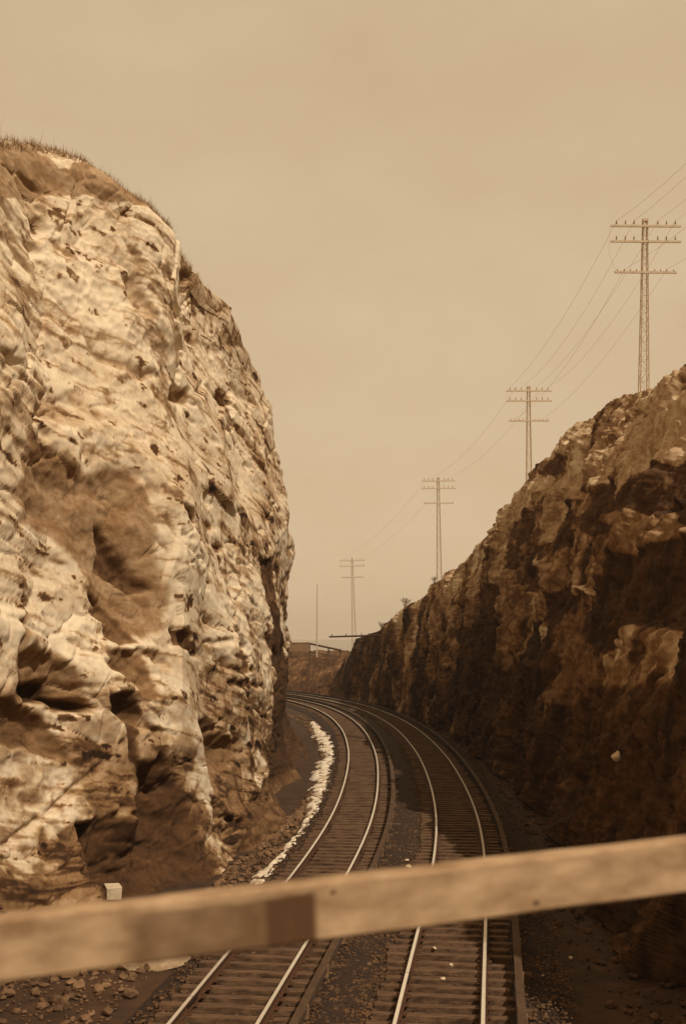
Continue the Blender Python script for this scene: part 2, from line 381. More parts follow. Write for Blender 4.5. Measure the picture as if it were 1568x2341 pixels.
def build_cliff(name, st, prof, side, back, m, masks, facets, tonefn, rows, cols, plate):
    """st: rows of footX, footY, topX, topY, topZ ; side=+1 face looks to +X, -1 looks to -X"""
    u = cols; A = lin(st, u); nu = len(u); ph = np.array(prof); nv = rows
    v = np.linspace(0, 1, nv)
    hv = np.interp(v, np.linspace(0, 1, len(ph)), ph[:, 0]); wv = np.interp(v, np.linspace(0, 1, len(ph)), ph[:, 1])
    k = np.ones(9) / 9; wv = np.convolve(np.pad(wv, 4, 'edge'), k, 'valid'); 
    foot = np.c_[A[:, 0], A[:, 1], np.full(nu, -.55)]; top = A[:, 2:5]
    P = np.zeros((nu, nv, 3))
    P[..., 0] = foot[:, None, 0] + (top - foot)[:, None, 0] * wv[None]
    P[..., 1] = foot[:, None, 1] + (top - foot)[:, None, 1] * wv[None]
    P[..., 2] = foot[:, None, 2] + (top - foot)[:, None, 2] * hv[None]
    du = np.gradient(P, axis=0); dv = np.gradient(P, axis=1); Nn = np.cross(du, dv) * side; Nn /= np.linalg.norm(Nn, axis=-1)[..., None]
    px, py = proj(P)
    hh = (P[..., 2] + .55)
    disp, cuts = facets(P, px, py)
    fade = (smooth01(v, 0, .03) * (1 - .45 * smooth01(v, .9, 1)))[None]
    tone = tonefn(P, px, py)
    wx = 14 * fbm(P * 1.1, 3, 40); wy = 14 * fbm(P * 1.1, 3, 50)
    wx2 = 9 * fbm(P * [3, 2, 3], 4, 41, g=.7)
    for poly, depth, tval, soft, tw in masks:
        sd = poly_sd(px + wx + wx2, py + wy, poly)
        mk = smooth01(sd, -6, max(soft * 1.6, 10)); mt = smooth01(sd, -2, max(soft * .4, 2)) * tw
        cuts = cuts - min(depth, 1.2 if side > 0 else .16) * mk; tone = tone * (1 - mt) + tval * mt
    for _ in range(5): cuts[1:-1] = .25 * cuts[:-2] + .5 * cuts[1:-1] + .25 * cuts[2:]
    for _ in range(2): cuts[:, 1:-1] = .25 * cuts[:, :-2] + .5 * cuts[:, 1:-1] + .25 * cuts[:, 2:]
    disp = disp + cuts
    P2 = P + Nn * (disp * fade)[..., None]
    # the land behind the brink
    B = np.zeros((nu, len(back), 3))
    for j, (o, dz) in enumerate(back):
        B[:, j, 0] = P2[:, -1, 0] - side * o; B[:, j, 1] = P2[:, -1, 1] + o * .1
        B[:, j, 2] = plate(P2[:, -1], B[:, j], o, dz)
        B[:, j, 2] += .25 * fbm(B[:, j] * .7, 3, 9) * min(1, o)
    tb = np.repeat(tone[:, -1:], len(back), 1)
    if side > 0: tb[:, 1:] = .52
    P3 = np.concatenate([P2, B], 1); t3 = np.concatenate([tone, tb], 1)
    if side < 0: P3 = P3[:, ::-1]; t3 = t3[:, ::-1]
    return grid_mesh(name, P3[::-1] if False else P3, m, {'tone': t3}, smooth=True), P2, Nn

def rotz(P, ax, ay):
    cx, sx, cy, sy = math.cos(ax), math.sin(ax), math.cos(ay), math.sin(ay)
    y = P[..., 1] * cx - P[..., 2] * sx; z = P[..., 1] * sx + P[..., 2] * cx
    x = P[..., 0] * cy + z * sy; z = -P[..., 0] * sy + z * cy
    return np.stack([x, y, z], -1)

# left: footX, footY, topX, topY, topZ(abs)
LS = [(-8.4, 3, -11, 6, 9.0), (-8.0, 10, -10.6, 14, 12.0), (-7.4, 16, -9.8, 22, 15.5), (-6.9, 20, -9.1, 28.5, 19.0), (-6.3, 24, -8.5, 32.7, 20.4), (-5.0, 27.5, -7.3, 34.4, 20.1),
      (-3.4, 31, -6.1, 36, 19.65), (-2.9, 35, -5.5, 38.6, 19.5), (-2.2, 39, -4.9, 41, 19.4), (-1.6, 44, -4.36, 44, 19.3), (-1.1, 49, -3.75, 48, 18.6), (-.8, 55, -3.6, 54.5, 18.2),
      (-.75, 61, -4.3, 61, 17.6), (-.85, 67, -5.0, 67, 17.0), (-1.3, 75, -5.9, 74, 16.6), (-1.95, 84, -6.9, 82, 16.0), (-3.2, 93, -8.1, 91, 15.5), (-5.1, 102, -9.0, 99, 15), (-8.4, 112, -12, 108, 14.5), (-12.4, 121, -17, 116, 14), (-19, 131, -24, 126, 13), (-30, 142, -35, 137, 10)]
LPROF = [(0, 0), (.02, .16), (.05, .32), (.10, .42), (.17, .48), (.27, .50), (.38, .55), (.5, .60), (.62, .65), (.74, .72), (.84, .80), (.92, .88), (.97, .94), (1, 1)]
def lf(P, px, py):
    q = rotz(P, .27, .1)
    w = q + .22 * np.stack([fbm(P * .5, 3, 60), fbm(P * .5, 3, 61), fbm(P * .5, 3, 62)], -1)
    d = .35 * fbm(P * .2, 2, 1) + .12
    d += 1.0 * planes(w * [.24, .10, .20], 10, 1, 2.2, .9)
    p2, e2 = planes(w * [.62, .24, .36], 20, 1, 2.3, .95, True); d += .38 * p2
    msk = smooth01(fbm(P * [.5, .35, .35], 3, 5), -.3, .3)
    p3, e3 = planes(w * [1.6, .65, 1.3], 30, -1, 1.9, 1.2, True); d += .13 * p3 * (.4 + .6 * msk)
    d += .07 * planes(w * [3.4, 1.5, 3.0], 34, 1, 1.9, 1.2) * (.3 + .7 * msk)
    d += .035 * planes(w * [8, 3.6, 7], 38, 1, 1.9, 1.2) * (.3 + .7 * msk)
    m2 = smooth01(fbm(P * [.6, .3, .4], 3, 17), .0, .3); m3 = smooth01(fbm(P * [.9, .4, .7], 3, 18), .05, .3)
    c = -.20 * np.exp(-(e2 / .06) ** 2) * m2; d -= .08 * np.exp(-(e3 / .09) ** 2) * m3
    j = fbm(q * [.8, .30, 1.2], 4, 14, ridged=True, g=.55); c -= .22 * smooth01(j, .58, .78) * smooth01(fbm(P * .4, 2, 15), -.05, .3)
    far = smooth01(P[..., 1], 56, 80); return d * (1 - .4 * far), c
def ltone(P, px, py):
    q = rotz(P, .27, .1)
    t = .95 + .18 * fbm(q * [.35, .12, .6], 4, 70)
    st = fbm(q * [.9, .22, 2.2], 5, 73, g=.65, ridged=True); t -= .40 * smooth01(st, .36, .75)
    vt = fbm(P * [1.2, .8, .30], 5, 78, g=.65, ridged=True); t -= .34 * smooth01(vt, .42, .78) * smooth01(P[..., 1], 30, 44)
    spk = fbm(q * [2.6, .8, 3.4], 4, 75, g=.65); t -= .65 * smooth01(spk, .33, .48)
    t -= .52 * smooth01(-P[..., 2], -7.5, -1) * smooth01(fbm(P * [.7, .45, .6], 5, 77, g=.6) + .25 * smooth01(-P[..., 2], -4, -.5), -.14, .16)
    return t
LM = [  # polygon in photo units, depth pushed into the rock (m), stone tone with shade painted into hollows and the far edge, edge softness, weight
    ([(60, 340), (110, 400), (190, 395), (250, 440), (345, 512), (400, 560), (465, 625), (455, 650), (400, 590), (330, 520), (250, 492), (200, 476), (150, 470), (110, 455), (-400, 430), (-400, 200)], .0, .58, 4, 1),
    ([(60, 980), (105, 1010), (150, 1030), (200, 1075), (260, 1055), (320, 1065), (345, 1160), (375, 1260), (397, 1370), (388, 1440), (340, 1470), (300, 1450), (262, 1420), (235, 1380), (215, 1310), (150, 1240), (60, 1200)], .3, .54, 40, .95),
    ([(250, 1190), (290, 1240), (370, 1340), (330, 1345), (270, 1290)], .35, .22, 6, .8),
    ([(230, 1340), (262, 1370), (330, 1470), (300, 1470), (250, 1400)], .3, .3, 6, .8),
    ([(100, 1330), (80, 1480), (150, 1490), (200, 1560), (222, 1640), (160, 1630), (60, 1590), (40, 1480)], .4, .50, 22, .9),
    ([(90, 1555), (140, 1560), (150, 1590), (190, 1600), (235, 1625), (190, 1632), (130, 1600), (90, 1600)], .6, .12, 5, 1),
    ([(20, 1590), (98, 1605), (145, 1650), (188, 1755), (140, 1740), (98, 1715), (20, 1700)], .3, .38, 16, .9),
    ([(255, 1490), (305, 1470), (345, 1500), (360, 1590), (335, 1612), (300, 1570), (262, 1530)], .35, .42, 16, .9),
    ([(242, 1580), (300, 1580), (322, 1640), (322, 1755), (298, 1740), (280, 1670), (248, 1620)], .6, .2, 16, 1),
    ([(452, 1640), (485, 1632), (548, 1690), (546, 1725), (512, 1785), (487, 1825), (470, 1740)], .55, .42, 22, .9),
    ([(305, 1735), (380, 1722), (425, 1775), (470, 1870), (512, 1955), (545, 2035), (400, 2080), (230, 2090), (190, 2010), (195, 1900), (240, 1850), (298, 1872), (305, 1800)], 1.2, .17, 50, .95),  # deep hollow: its shade is also put into the stone colour
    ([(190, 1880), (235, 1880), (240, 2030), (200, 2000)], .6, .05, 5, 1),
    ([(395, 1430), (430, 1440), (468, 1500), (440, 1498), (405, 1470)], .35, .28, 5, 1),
    ([(612, 1275), (648, 1265), (664, 1340), (664, 1450), (700, 1560), (730, 1690), (765, 1770), (690, 1800), (650, 1740), (640, 1620), (622, 1480)], .35, .17, 10, .95),  # far edge turned from the sun, its shade painted into the tone
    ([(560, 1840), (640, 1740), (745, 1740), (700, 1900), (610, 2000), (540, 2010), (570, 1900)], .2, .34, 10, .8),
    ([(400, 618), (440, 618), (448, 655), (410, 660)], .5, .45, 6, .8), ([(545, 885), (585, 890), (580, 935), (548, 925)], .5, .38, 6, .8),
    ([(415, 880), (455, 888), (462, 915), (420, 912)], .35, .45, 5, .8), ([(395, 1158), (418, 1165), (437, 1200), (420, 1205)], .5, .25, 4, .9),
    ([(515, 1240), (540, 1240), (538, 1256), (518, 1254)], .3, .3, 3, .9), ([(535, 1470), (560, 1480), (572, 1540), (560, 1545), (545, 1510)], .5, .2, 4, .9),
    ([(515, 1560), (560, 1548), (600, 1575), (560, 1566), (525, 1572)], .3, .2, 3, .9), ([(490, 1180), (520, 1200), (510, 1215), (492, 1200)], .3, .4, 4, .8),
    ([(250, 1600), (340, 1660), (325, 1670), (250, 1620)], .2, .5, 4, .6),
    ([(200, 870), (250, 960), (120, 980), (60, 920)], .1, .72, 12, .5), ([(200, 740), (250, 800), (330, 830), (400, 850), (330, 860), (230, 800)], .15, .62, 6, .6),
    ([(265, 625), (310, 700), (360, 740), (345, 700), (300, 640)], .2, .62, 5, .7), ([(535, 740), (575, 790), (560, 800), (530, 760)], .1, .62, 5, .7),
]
def lplate(edge, b, o, dz): return edge[:, 2] + dz + 0.0 * o
Ldens = np.interp(np.linspace(0, 1, 2000), [0, .08, .62, .88, 1], [0, .14, .50, .84, 1])
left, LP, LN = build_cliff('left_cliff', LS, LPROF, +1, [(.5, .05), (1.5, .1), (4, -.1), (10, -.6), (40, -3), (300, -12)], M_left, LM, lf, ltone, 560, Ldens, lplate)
tag(left, 'tall pale craggy rock cliff in sunlight left of the tracks', 'cliff', kind='structure')

# right: foot, top
RS = [(6.3, 4, 13.0, 20, 14.0), (6.2, 12, 12.9, 30, 14.8), (6.0, 18, 12.8, 36, 15.4), (6.1, 23, 12.8, 41, 16.2), (6.6, 29, 12.85, 46, 16.9), (7.2, 36, 12.95, 50.5, 17.3), (7.8, 44, 12.6, 54.5, 17.3), (8.0, 52, 12.1, 60, 17.3),
      (8.1, 60, 11.4, 66, 16.6), (8.0, 68, 10.5, 72, 15.0), (7.7, 76, 9.6, 78, 13.3), (7.2, 84, 8.9, 84, 11.8), (6.2, 92, 7.6, 92, 10.9), (5.1, 99, 6.7, 99, 9.6), (3.6, 107, 4.9, 107, 8.3), (1.6, 116, 2.95, 116, 6.7), (.3, 125, 1.6, 125, 5.3), (-.9, 133, .4, 134, 4.1), (-1.6, 140, -.9, 140, 1.6), (-1.8, 143, -1.4, 143.5, -.3)]
RPROF = [(0, 0), (.03, .05), (.10, .12), (.2, .19), (.32, .25), (.44, .33), (.55, .42), (.66, .52), (.76, .63), (.85, .75), (.93, .88), (1, 1)]
def rf(P, px, py):
    q = P + .3 * np.stack([fbm(P * .5, 3, 160), fbm(P * .5, 3, 161), fbm(P * .5, 3, 162)], -1)
    q = rotz(q, -.22, -.2)
    d = .35 * fbm(P * [.3, .3, .2], 3, 101) + .08
    d += .95 * planes(q * [.34, .26, .12], 110, 1, 1.9, 1.2)
    d += .50 * planes(q * [.9, .62, .30], 120, -1, 1.9, 1.2)
    d += .26 * planes(q * [2.0, 1.4, .75], 130, 1, 1.9, 1.2)
    d += .19 * planes(q * [4.0, 3.0, 2.2], 134, -1, 1.9, 1.2) + .08 * planes(P * [9, 7, 8], 138, 1, 1.9, 1.2)
    d += .012 * fbm(P * 10, 3, 107)
    j = fbm(q * [.9, .6, .35], 4, 114, ridged=True, g=.55); c = -.30 * smooth01(j, .54, .74)
    far = smooth01(P[..., 1], 95, 140); return d * (1 - .5 * far), c * (1 - far)
def rtone(P, px, py):
    q = rotz(P, -.22, -.2)
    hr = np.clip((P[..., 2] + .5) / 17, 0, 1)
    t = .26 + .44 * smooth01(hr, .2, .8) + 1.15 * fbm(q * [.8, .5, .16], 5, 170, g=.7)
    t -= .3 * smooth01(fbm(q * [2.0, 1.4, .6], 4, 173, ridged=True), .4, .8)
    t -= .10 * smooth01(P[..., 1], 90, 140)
    return np.clip(t, .04, 1.0)
def z6(*p): return [(858 + x * .4528, 858 + y * .4528) for x, y in p]
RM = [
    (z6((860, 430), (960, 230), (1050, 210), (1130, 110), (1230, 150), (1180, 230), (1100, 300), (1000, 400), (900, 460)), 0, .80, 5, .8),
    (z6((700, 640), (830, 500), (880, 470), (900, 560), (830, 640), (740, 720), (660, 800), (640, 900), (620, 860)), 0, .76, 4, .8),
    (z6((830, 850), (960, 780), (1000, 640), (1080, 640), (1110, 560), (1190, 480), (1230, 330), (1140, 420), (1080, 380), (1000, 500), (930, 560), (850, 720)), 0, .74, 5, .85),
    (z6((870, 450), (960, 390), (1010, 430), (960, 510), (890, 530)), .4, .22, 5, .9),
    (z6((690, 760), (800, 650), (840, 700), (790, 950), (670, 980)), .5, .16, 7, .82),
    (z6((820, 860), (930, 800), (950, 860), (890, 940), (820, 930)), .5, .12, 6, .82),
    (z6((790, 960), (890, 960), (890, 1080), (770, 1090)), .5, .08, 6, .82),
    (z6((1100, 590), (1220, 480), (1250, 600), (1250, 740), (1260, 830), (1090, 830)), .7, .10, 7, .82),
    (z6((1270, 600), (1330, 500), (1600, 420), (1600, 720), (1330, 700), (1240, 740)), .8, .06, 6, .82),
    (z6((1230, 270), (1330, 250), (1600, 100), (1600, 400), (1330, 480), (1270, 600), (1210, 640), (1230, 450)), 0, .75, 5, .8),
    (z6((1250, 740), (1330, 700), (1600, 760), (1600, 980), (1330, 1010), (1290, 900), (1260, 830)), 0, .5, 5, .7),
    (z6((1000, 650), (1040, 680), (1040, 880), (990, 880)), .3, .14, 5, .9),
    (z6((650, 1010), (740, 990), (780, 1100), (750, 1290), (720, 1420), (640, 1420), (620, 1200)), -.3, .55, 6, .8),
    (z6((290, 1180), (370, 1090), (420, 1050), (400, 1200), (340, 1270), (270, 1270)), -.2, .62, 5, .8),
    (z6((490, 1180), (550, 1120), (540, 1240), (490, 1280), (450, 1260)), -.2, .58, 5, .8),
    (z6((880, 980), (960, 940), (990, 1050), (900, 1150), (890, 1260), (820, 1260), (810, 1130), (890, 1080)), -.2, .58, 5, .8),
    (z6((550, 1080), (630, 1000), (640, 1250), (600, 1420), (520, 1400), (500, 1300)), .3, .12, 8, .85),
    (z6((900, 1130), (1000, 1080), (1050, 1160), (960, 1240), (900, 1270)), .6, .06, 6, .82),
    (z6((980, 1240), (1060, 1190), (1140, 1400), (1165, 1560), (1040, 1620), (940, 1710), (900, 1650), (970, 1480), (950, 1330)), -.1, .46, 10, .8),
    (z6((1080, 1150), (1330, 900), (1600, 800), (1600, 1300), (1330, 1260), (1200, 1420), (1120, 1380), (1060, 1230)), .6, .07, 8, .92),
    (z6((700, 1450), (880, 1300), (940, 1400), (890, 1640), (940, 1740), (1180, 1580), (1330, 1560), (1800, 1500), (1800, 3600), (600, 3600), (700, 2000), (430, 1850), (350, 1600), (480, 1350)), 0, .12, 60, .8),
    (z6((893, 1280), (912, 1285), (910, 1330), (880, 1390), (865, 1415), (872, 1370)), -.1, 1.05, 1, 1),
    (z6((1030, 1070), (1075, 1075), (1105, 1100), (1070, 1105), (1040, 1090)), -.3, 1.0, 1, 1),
]
def rplate(edge, b, o, dz):
    base = np.interp(b[:, 1], [20, 57, 88, 118, 157], [13.5, 12.7, 11.1, 8.0, 2.3])
    k = min(1, o / 4.0); base = np.minimum(base, edge[:, 2] - .3) if o < 3 else base
    return edge[:, 2] * (1 - k) + base * k
Rdens = np.linspace(0, 1, 1100)
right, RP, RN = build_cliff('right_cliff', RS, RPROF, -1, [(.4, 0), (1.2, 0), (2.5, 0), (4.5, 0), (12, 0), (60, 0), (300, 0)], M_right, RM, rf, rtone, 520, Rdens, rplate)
tag(right, 'dark streaked rock slope in shade right of the tracks', 'cliff', kind='structure')

# rubble at the feet of both cliffs (stones follow the foot line)
def near_foot(Pc, n, y0, y1, dmin, dmax, side, pw=1.6):
    f = Pc[:, 6, :2]; ok = np.where((f[:, 1] > y0) & (f[:, 1] < y1))[0]; i = ok[(RNG.random(n) * len(ok)).astype(int)]
    d = dmin + (dmax - dmin) * RNG.random(n) ** pw
    return np.c_[f[i, 0] + side * d, f[i, 1] + RNG.uniform(-.3, .3, n)]
xy = np.concatenate([near_foot(LP, 1500, 19, 33, -.3, 2.6, 1), near_foot(LP, 2600, 33, 100, -.3, 1.1, 1)])
sz = .03 + .12 * RNG.random(len(xy)) ** 4
scatter('rock_rubble', np.c_[xy, -.40 + sz * .4], sz, mat('rubble_stone', (.22, .12, .055), scale=1.3, col2=(.06, .027, .01)), 'brown rubble lying along the foot of the pale cliff', 'rubble')
xy = near_foot(RP, 1500, 18, 90, -.3, 1.2, -1); sz = .03 + .12 * RNG.random(len(xy)) ** 4
scatter('rock_rubble', np.c_[xy, -.40 + sz * .4], sz, mat('dark_rubble_stone', (.12, .058, .024), scale=1.3, col2=(.03, .013, .005)), 'dark rubble lying along the foot of the shaded slope', 'rubble')

# individual stones seen in the photo (each a thing)
def boulder(name, loc, size, m, label, cat='rock', seed=0, sharp=True, group=None):
    r = np.random.default_rng(seed)
    V = ico_v.copy(); Fa = [tuple(f) for f in ico_f]; mid = {}; V = list(map(tuple, V)); nf = []
    for a, b, c in Fa:
        def md(i, j):
            k = (min(i, j), max(i, j))
            if k not in mid:
                p = (np.array(V[i]) + np.array(V[j])); V.append(tuple(p / np.linalg.norm(p))); mid[k] = len(V) - 1
            return mid[k]
        ab, bc, ca = md(a, b), md(b, c), md(c, a); nf += [(a, ab, ca), (ab, b, bc), (ca, bc, c), (ab, bc, ca)]
    V = np.array(V)
    for _ in range(7):
        n_ = r.normal(size=3); n_ /= np.linalg.norm(n_); d = V @ n_; lim = r.uniform(.5, .8)
        V = V - np.maximum(d - lim, 0)[:, None] * n_
    V = V * np.array(size) * .62 + r.normal(0, .015, V.shape) * min(size)
    mb = MB(); mb.add(V, nf); o = mb.build(name, m); o.location = loc; return tag(o, label, cat, group)
def gpt(px, py, z=-.3):
    Y = (H - z) * F / (py - 1450); return Vector(((px - 784) * Y / F, Y, z))
p = gpt(259, 2043, -.15); mb = MB(); mb.box((0, 0, 0), (.40, .36, .34), Matrix.Rotation(.35, 3, 'Z') @ Matrix.Rotation(.12, 3, 'X'), jit=.015); o = mb.build('squared_stone', M_pale, bevel=.015); o.location = (p.x, p.y, -.10); tag(o, 'small squared white block standing on rubble below the dark hollow of the left cliff', 'stone block')
for i, (x, y, s, lab) in enumerate([(893, 1852 - 6, .16, 'small white stone lying alone between the two tracks at mid distance'),
        (930, 1969, .17, 'white stone, upper of a pair lying between the tracks just above the railing'), (934, 1983, .22, 'white stone, lower of a pair lying between the tracks just above the railing')]):
    s *= .7; q = gpt(x, y, -.22); boulder('loose_stone', (q.x, q.y, -.19), (s, s, s * .7), M_pale, lab, 'stone', 20 + i)
for i, (x, y, s, lab) in enumerate([(993, 2168, .13, 'pale pebble on the right-hand track, nearest below the wooden railing'), (1031, 2206, .12, 'pale pebble on a tie of the right-hand track, midway below the railing'),
        (1012, 2237, .12, 'pale pebble between the rails at the bottom of the right-hand track'), (1303, 2192, .14, 'pale stone on the dark ground right of the right-hand track'),
        (1240, 2232, .1, 'small pale pebble on the ground just right of the covered rail')]):
    s *= .7; q = gpt(x, y, -.15 if i < 3 else -.38); boulder('loose_stone', (q.x, q.y, -.15 if i < 3 else -.36), (s, s, s * .7), M_pale, lab, 'stone', 40 + i)
q = gpt(340, 2205, -.4); boulder('fallen_boulder', (q.x, q.y, -.25), (1.5, 1.0, .5), mat('buff_stone', (.42, .29, .165), scale=3, col2=(.22, .13, .06), bump=.8, bscale=6), 'low pale boulder on the ground under the left end of the railing', 'rock', 61)
q = gpt(215, 2215, -.4); boulder('fallen_boulder', (q.x, q.y, -.3), (.9, .8, .5), M_brown, 'brown boulder left of the low pale boulder at the lower left', 'rock', 62)
q = gpt(470, 2160, -.4); boulder('fallen_boulder', (q.x, q.y, -.33), (.45, .4, .25), M_brown, 'small brown boulder beside the left-hand track just under the railing', 'rock', 63)
def hit(o, px, py):
    bpy.context.view_layer.update(); d_ = Vector(pt(px, py, 10)) - Vector((0, 0, H)); ok, loc, nn, _i = o.ray_cast(Vector((0, 0, H)), d_.normalized()); return loc if ok else Vector(pt(px, py, 25))
q = hit(right, 1412, 1728); boulder('ledge_stone', (q[0] - .02, q[1], q[2]), (.28, .4, .26), M_pale, 'pale flat-topped stone caught on the dark slope near the right edge', 'rock', 71)

# ------------------------------------------------------------------ strip of snow/ice in the left ditch
sn = [(560, 2050, 30), (600, 2010, 34), (640, 1962, 26), (672, 1925, 22), (697, 1890, 22), (716, 1850, 24), (733, 1810, 26), (739, 1775, 30), (746, 1745, 30), (757, 1722, 22), (746, 1700, 24), (733, 1680, 26), (722, 1664, 18), (716, 1650, 8)]
ctr = np.array([(*gpt(a, b, -.33)[:2], w * gpt(a, b, -.33)[1] / F) for a, b, w in sn]); ctr = resample(catmull(ctr, 24), .07)
ns = 33; aa = np.linspace(-1, 1, ns); Tt = np.gradient(ctr[:, :2], axis=0); Tt /= np.linalg.norm(Tt, axis=1)[:, None]; Qq = np.stack([Tt[:, 1], -Tt[:, 0]], -1)
sv = np.c_[ctr[:, :2], np.zeros(len(ctr))]
wl = ctr[:, 2] * .62 * (1 + 1.5 * fbm(sv * 1.0, 3, 200, g=.5)); wr = ctr[:, 2] * .62 * (1 + 1.5 * fbm(sv * 1.0 + 50, 3, 201, g=.5))
wide = np.where(aa[None] < 0, np.maximum(wl, .03)[:, None], np.maximum(wr, .03)[:, None]) * aa[None]
SP = np.zeros((len(ctr), ns, 3)); SP[..., :2] = ctr[:, None, :2] + Qq[:, None] * wide[..., None]
SP[..., 2] = -.44 + .16 * (1 - aa[None] ** 4) + .05 * fbm(SP * [5, 5, 0], 3, 9) - .10 * smooth01(fbm(SP * [2.5, 2.5, 0], 3, 19), .25, .4)
tag(grid_mesh('snow_strip', SP[:, ::-1], M_snow, smooth=True), 'ragged strip of white snow in the ditch between left cliff and left track', 'snow', kind='stuff')

# ------------------------------------------------------------------ lattice telegraph poles
def make_pole(Ht=14.6):
    root = empty('lattice_pole')
    def half(d): return .10 + .0135 * d
    for sx in (-1, 1):
        for sy in (-1, 1):
            mb = MB(); mb.tube([(sx * half(Ht), sy * half(Ht), -.3), (sx * half(0), sy * half(0), Ht)], .032, 4); mb.build('leg', M_pole, root)
    mb = MB(); d = 0.1; k = 0
    while d < Ht - .3:
        d2 = min(d + half(d) * 2.0 + .12, Ht); a, b = half(d), half(d2)
        for s in (-1, 1):
            e_ = 1 if k % 2 else -1
            mb.tube([(-a * e_, s * a, Ht - d), (b * e_, s * b, Ht - d2)], .014, 3); mb.tube([(s * a, a * e_, Ht - d), (s * b, -b * e_, Ht - d2)], .014, 3)
            mb.tube([(-a, s * a, Ht - d), (a, s * a, Ht - d)], .012, 3)
        d = d2; k += 1
    mb.build('lattice_bracing', M_pole, root)
    mb = MB(); mb.box((0, 0, Ht + .04), (.26, .26, .12)); mb.build('cap_plate', M_pole, root)
    for z_, hl, xs, ph in ((Ht - .30, 1.75, (.59, 1.02, 1.46), .27), (Ht - 1.07, 1.75, (.59, 1.02, 1.46), .27), (Ht - 2.6, 1.55, (.45, .75, 1.05, 1.4), .15)):
        mb = MB(); mb.box((0, -.16, z_), (hl * 2, .09, .10)); arm = mb.build('crossarm', M_pole, root)
        for x in xs:
            for s in (-1, 1):
                mb = MB(); X = s * x
                mb.tube([(X, -.16, z_ + .03), (X, -.16, z_ + ph * .5)], .018, 5)
                mb.tube([(X, -.16, z_ + ph * .45), (X, -.16, z_ + ph * .62), (X, -.16, z_ + ph)], .05 if ph > .2 else .035, 6, .025)
                mb.build('insulator', M_porc, arm)
    return root
POLES = [(17.6, 27, 13.2), (14.93, 57, 12.7), (14.35, 88, 11.1), (9.98, 118, 8.2), (1.62, 157, 2.5)]
ang = [0, 0, .02, .05, .08]
plabels = ['lattice telegraph pole beside the viewer, outside the right edge', 'nearest and highest lattice telegraph pole, at the right edge above the slope', 'second lattice telegraph pole, rising behind the steep dark slope',
           'third lattice telegraph pole, standing behind the lower part of the slope', 'farthest lattice telegraph pole, beside the footbridge and the plain mast']
LEAN = [0, .008, -.006, -.012, -.026]
def kids(o): return [c for c in COL.objects if c.parent == o]
def copy_tree(o, parent=None):
    c = o.copy(); COL.objects.link(c)
    if parent is not None: c.parent = parent
    for ch_ in kids(o): copy_tree(ch_, c)
    return c
proto = make_pole(); poles = []
for i in range(1, 5):
    o = proto if i == 1 else copy_tree(proto)
    o.location = POLES[i]; o.rotation_euler = (0, LEAN[i], ang[i]); tag(o, plabels[i], 'telegraph pole', 'lattice telegraph poles along the top of the right slope'); poles.append(o)
# wires (each is one thing); the first span runs on to the next pole, out of the frame
def wire(a, b, sag, label, group):
    pts = [Vector(a).lerp(Vector(b), t) - Vector((0, 0, sag * 4 * t * (1 - t))) for t in np.linspace(0, 1, 15)]
    mb = MB(); mb.tube(pts, .008, 4); tag(mb.build('telegraph_wire', M_wire), label, 'wire', group)
SP_N = ['running off toward the viewer from the nearest lattice pole', 'strung between the nearest and second lattice poles', 'strung between the second and third lattice poles', 'strung between the third and farthest lattice poles']
for i in range(4):
    A, B = POLES[i], POLES[i + 1]
    for zz, xs in ((14.57, (.59, 1.46)), (12.15, (1.05,))) if i < 2 else ((14.57, (1.02,)),):
        for x in xs:
            for s in (-1, 1):
                wire((A[0] + s * x + zz * LEAN[i], A[1] - .16, A[2] + zz), (B[0] + s * x * math.cos(ang[i + 1]) + zz * LEAN[i + 1], B[1] - .16, B[2] + zz), random.uniform(.7, 1.2), 'thin faint line wire ' + SP_N[i], 'wires ' + SP_N[i])
# the two light drop wires linking arm tips on the nearest pole
Ax, Ay, Az = POLES[1]
dw = empty('drop_wire', (Ax - 1.72, Ay - .2, Az + 12)); tag(dw, 'fine drop wire joining the left crossarm tips of the nearest lattice pole', 'wire')
mb = MB(); mb.tube([(0, 0, 2.3), (0, 0, .93), (.35, 0, .0)], .010, 4); mb.build('wire_strand', M_wire, dw)

# plain mast
x, y, z = pt(724, 1500, 150); root = empty('slender_mast', (x, y, z - 1.5)); tag(root, 'plain slender mast rising behind the footbridge, left of the farthest lattice pole', 'mast')
mb = MB(); mb.tube([(0, 0, 0), (.05, 0, 6), (.08, 0, 10.9)], .11, 8, .06); mb.build('mast_shaft', M_pole, root)
mb = MB(); mb.tube([(.08, 0, 10.85), (.08, 0, 11.2)], .02, 5); mb.build('finial', M_pole, root)

# warning arm reaching out of the right slope over the tracks
a = Vector(pt(752, 1456, 62)); b = Vector(pt(1090, 1446, 62)); root = empty('projecting_arm', tuple(b)); tag(root, 'long thin horizontal spar reaching out from the dark slope over the tracks', 'spar')
mb = MB(); k_ = Vector(pt(868, 1452.5, 62)) - b
mb.tube([a - b, k_], .05, 6, .06); mb.build('spar_pole', M_timber, root)
mb = MB(); mb.tube([k_, (0, 0, 0)], .016, 5); mb.build('anchor_rod', M_timber, root)
for t in (.02, .115, .22, .27):
    q = (a - b) * (1 - t); mb = MB(); mb.tube([q, q + Vector((0, 0, .14))], .022, 5, .03); mb.build('pin', M_timber, root)

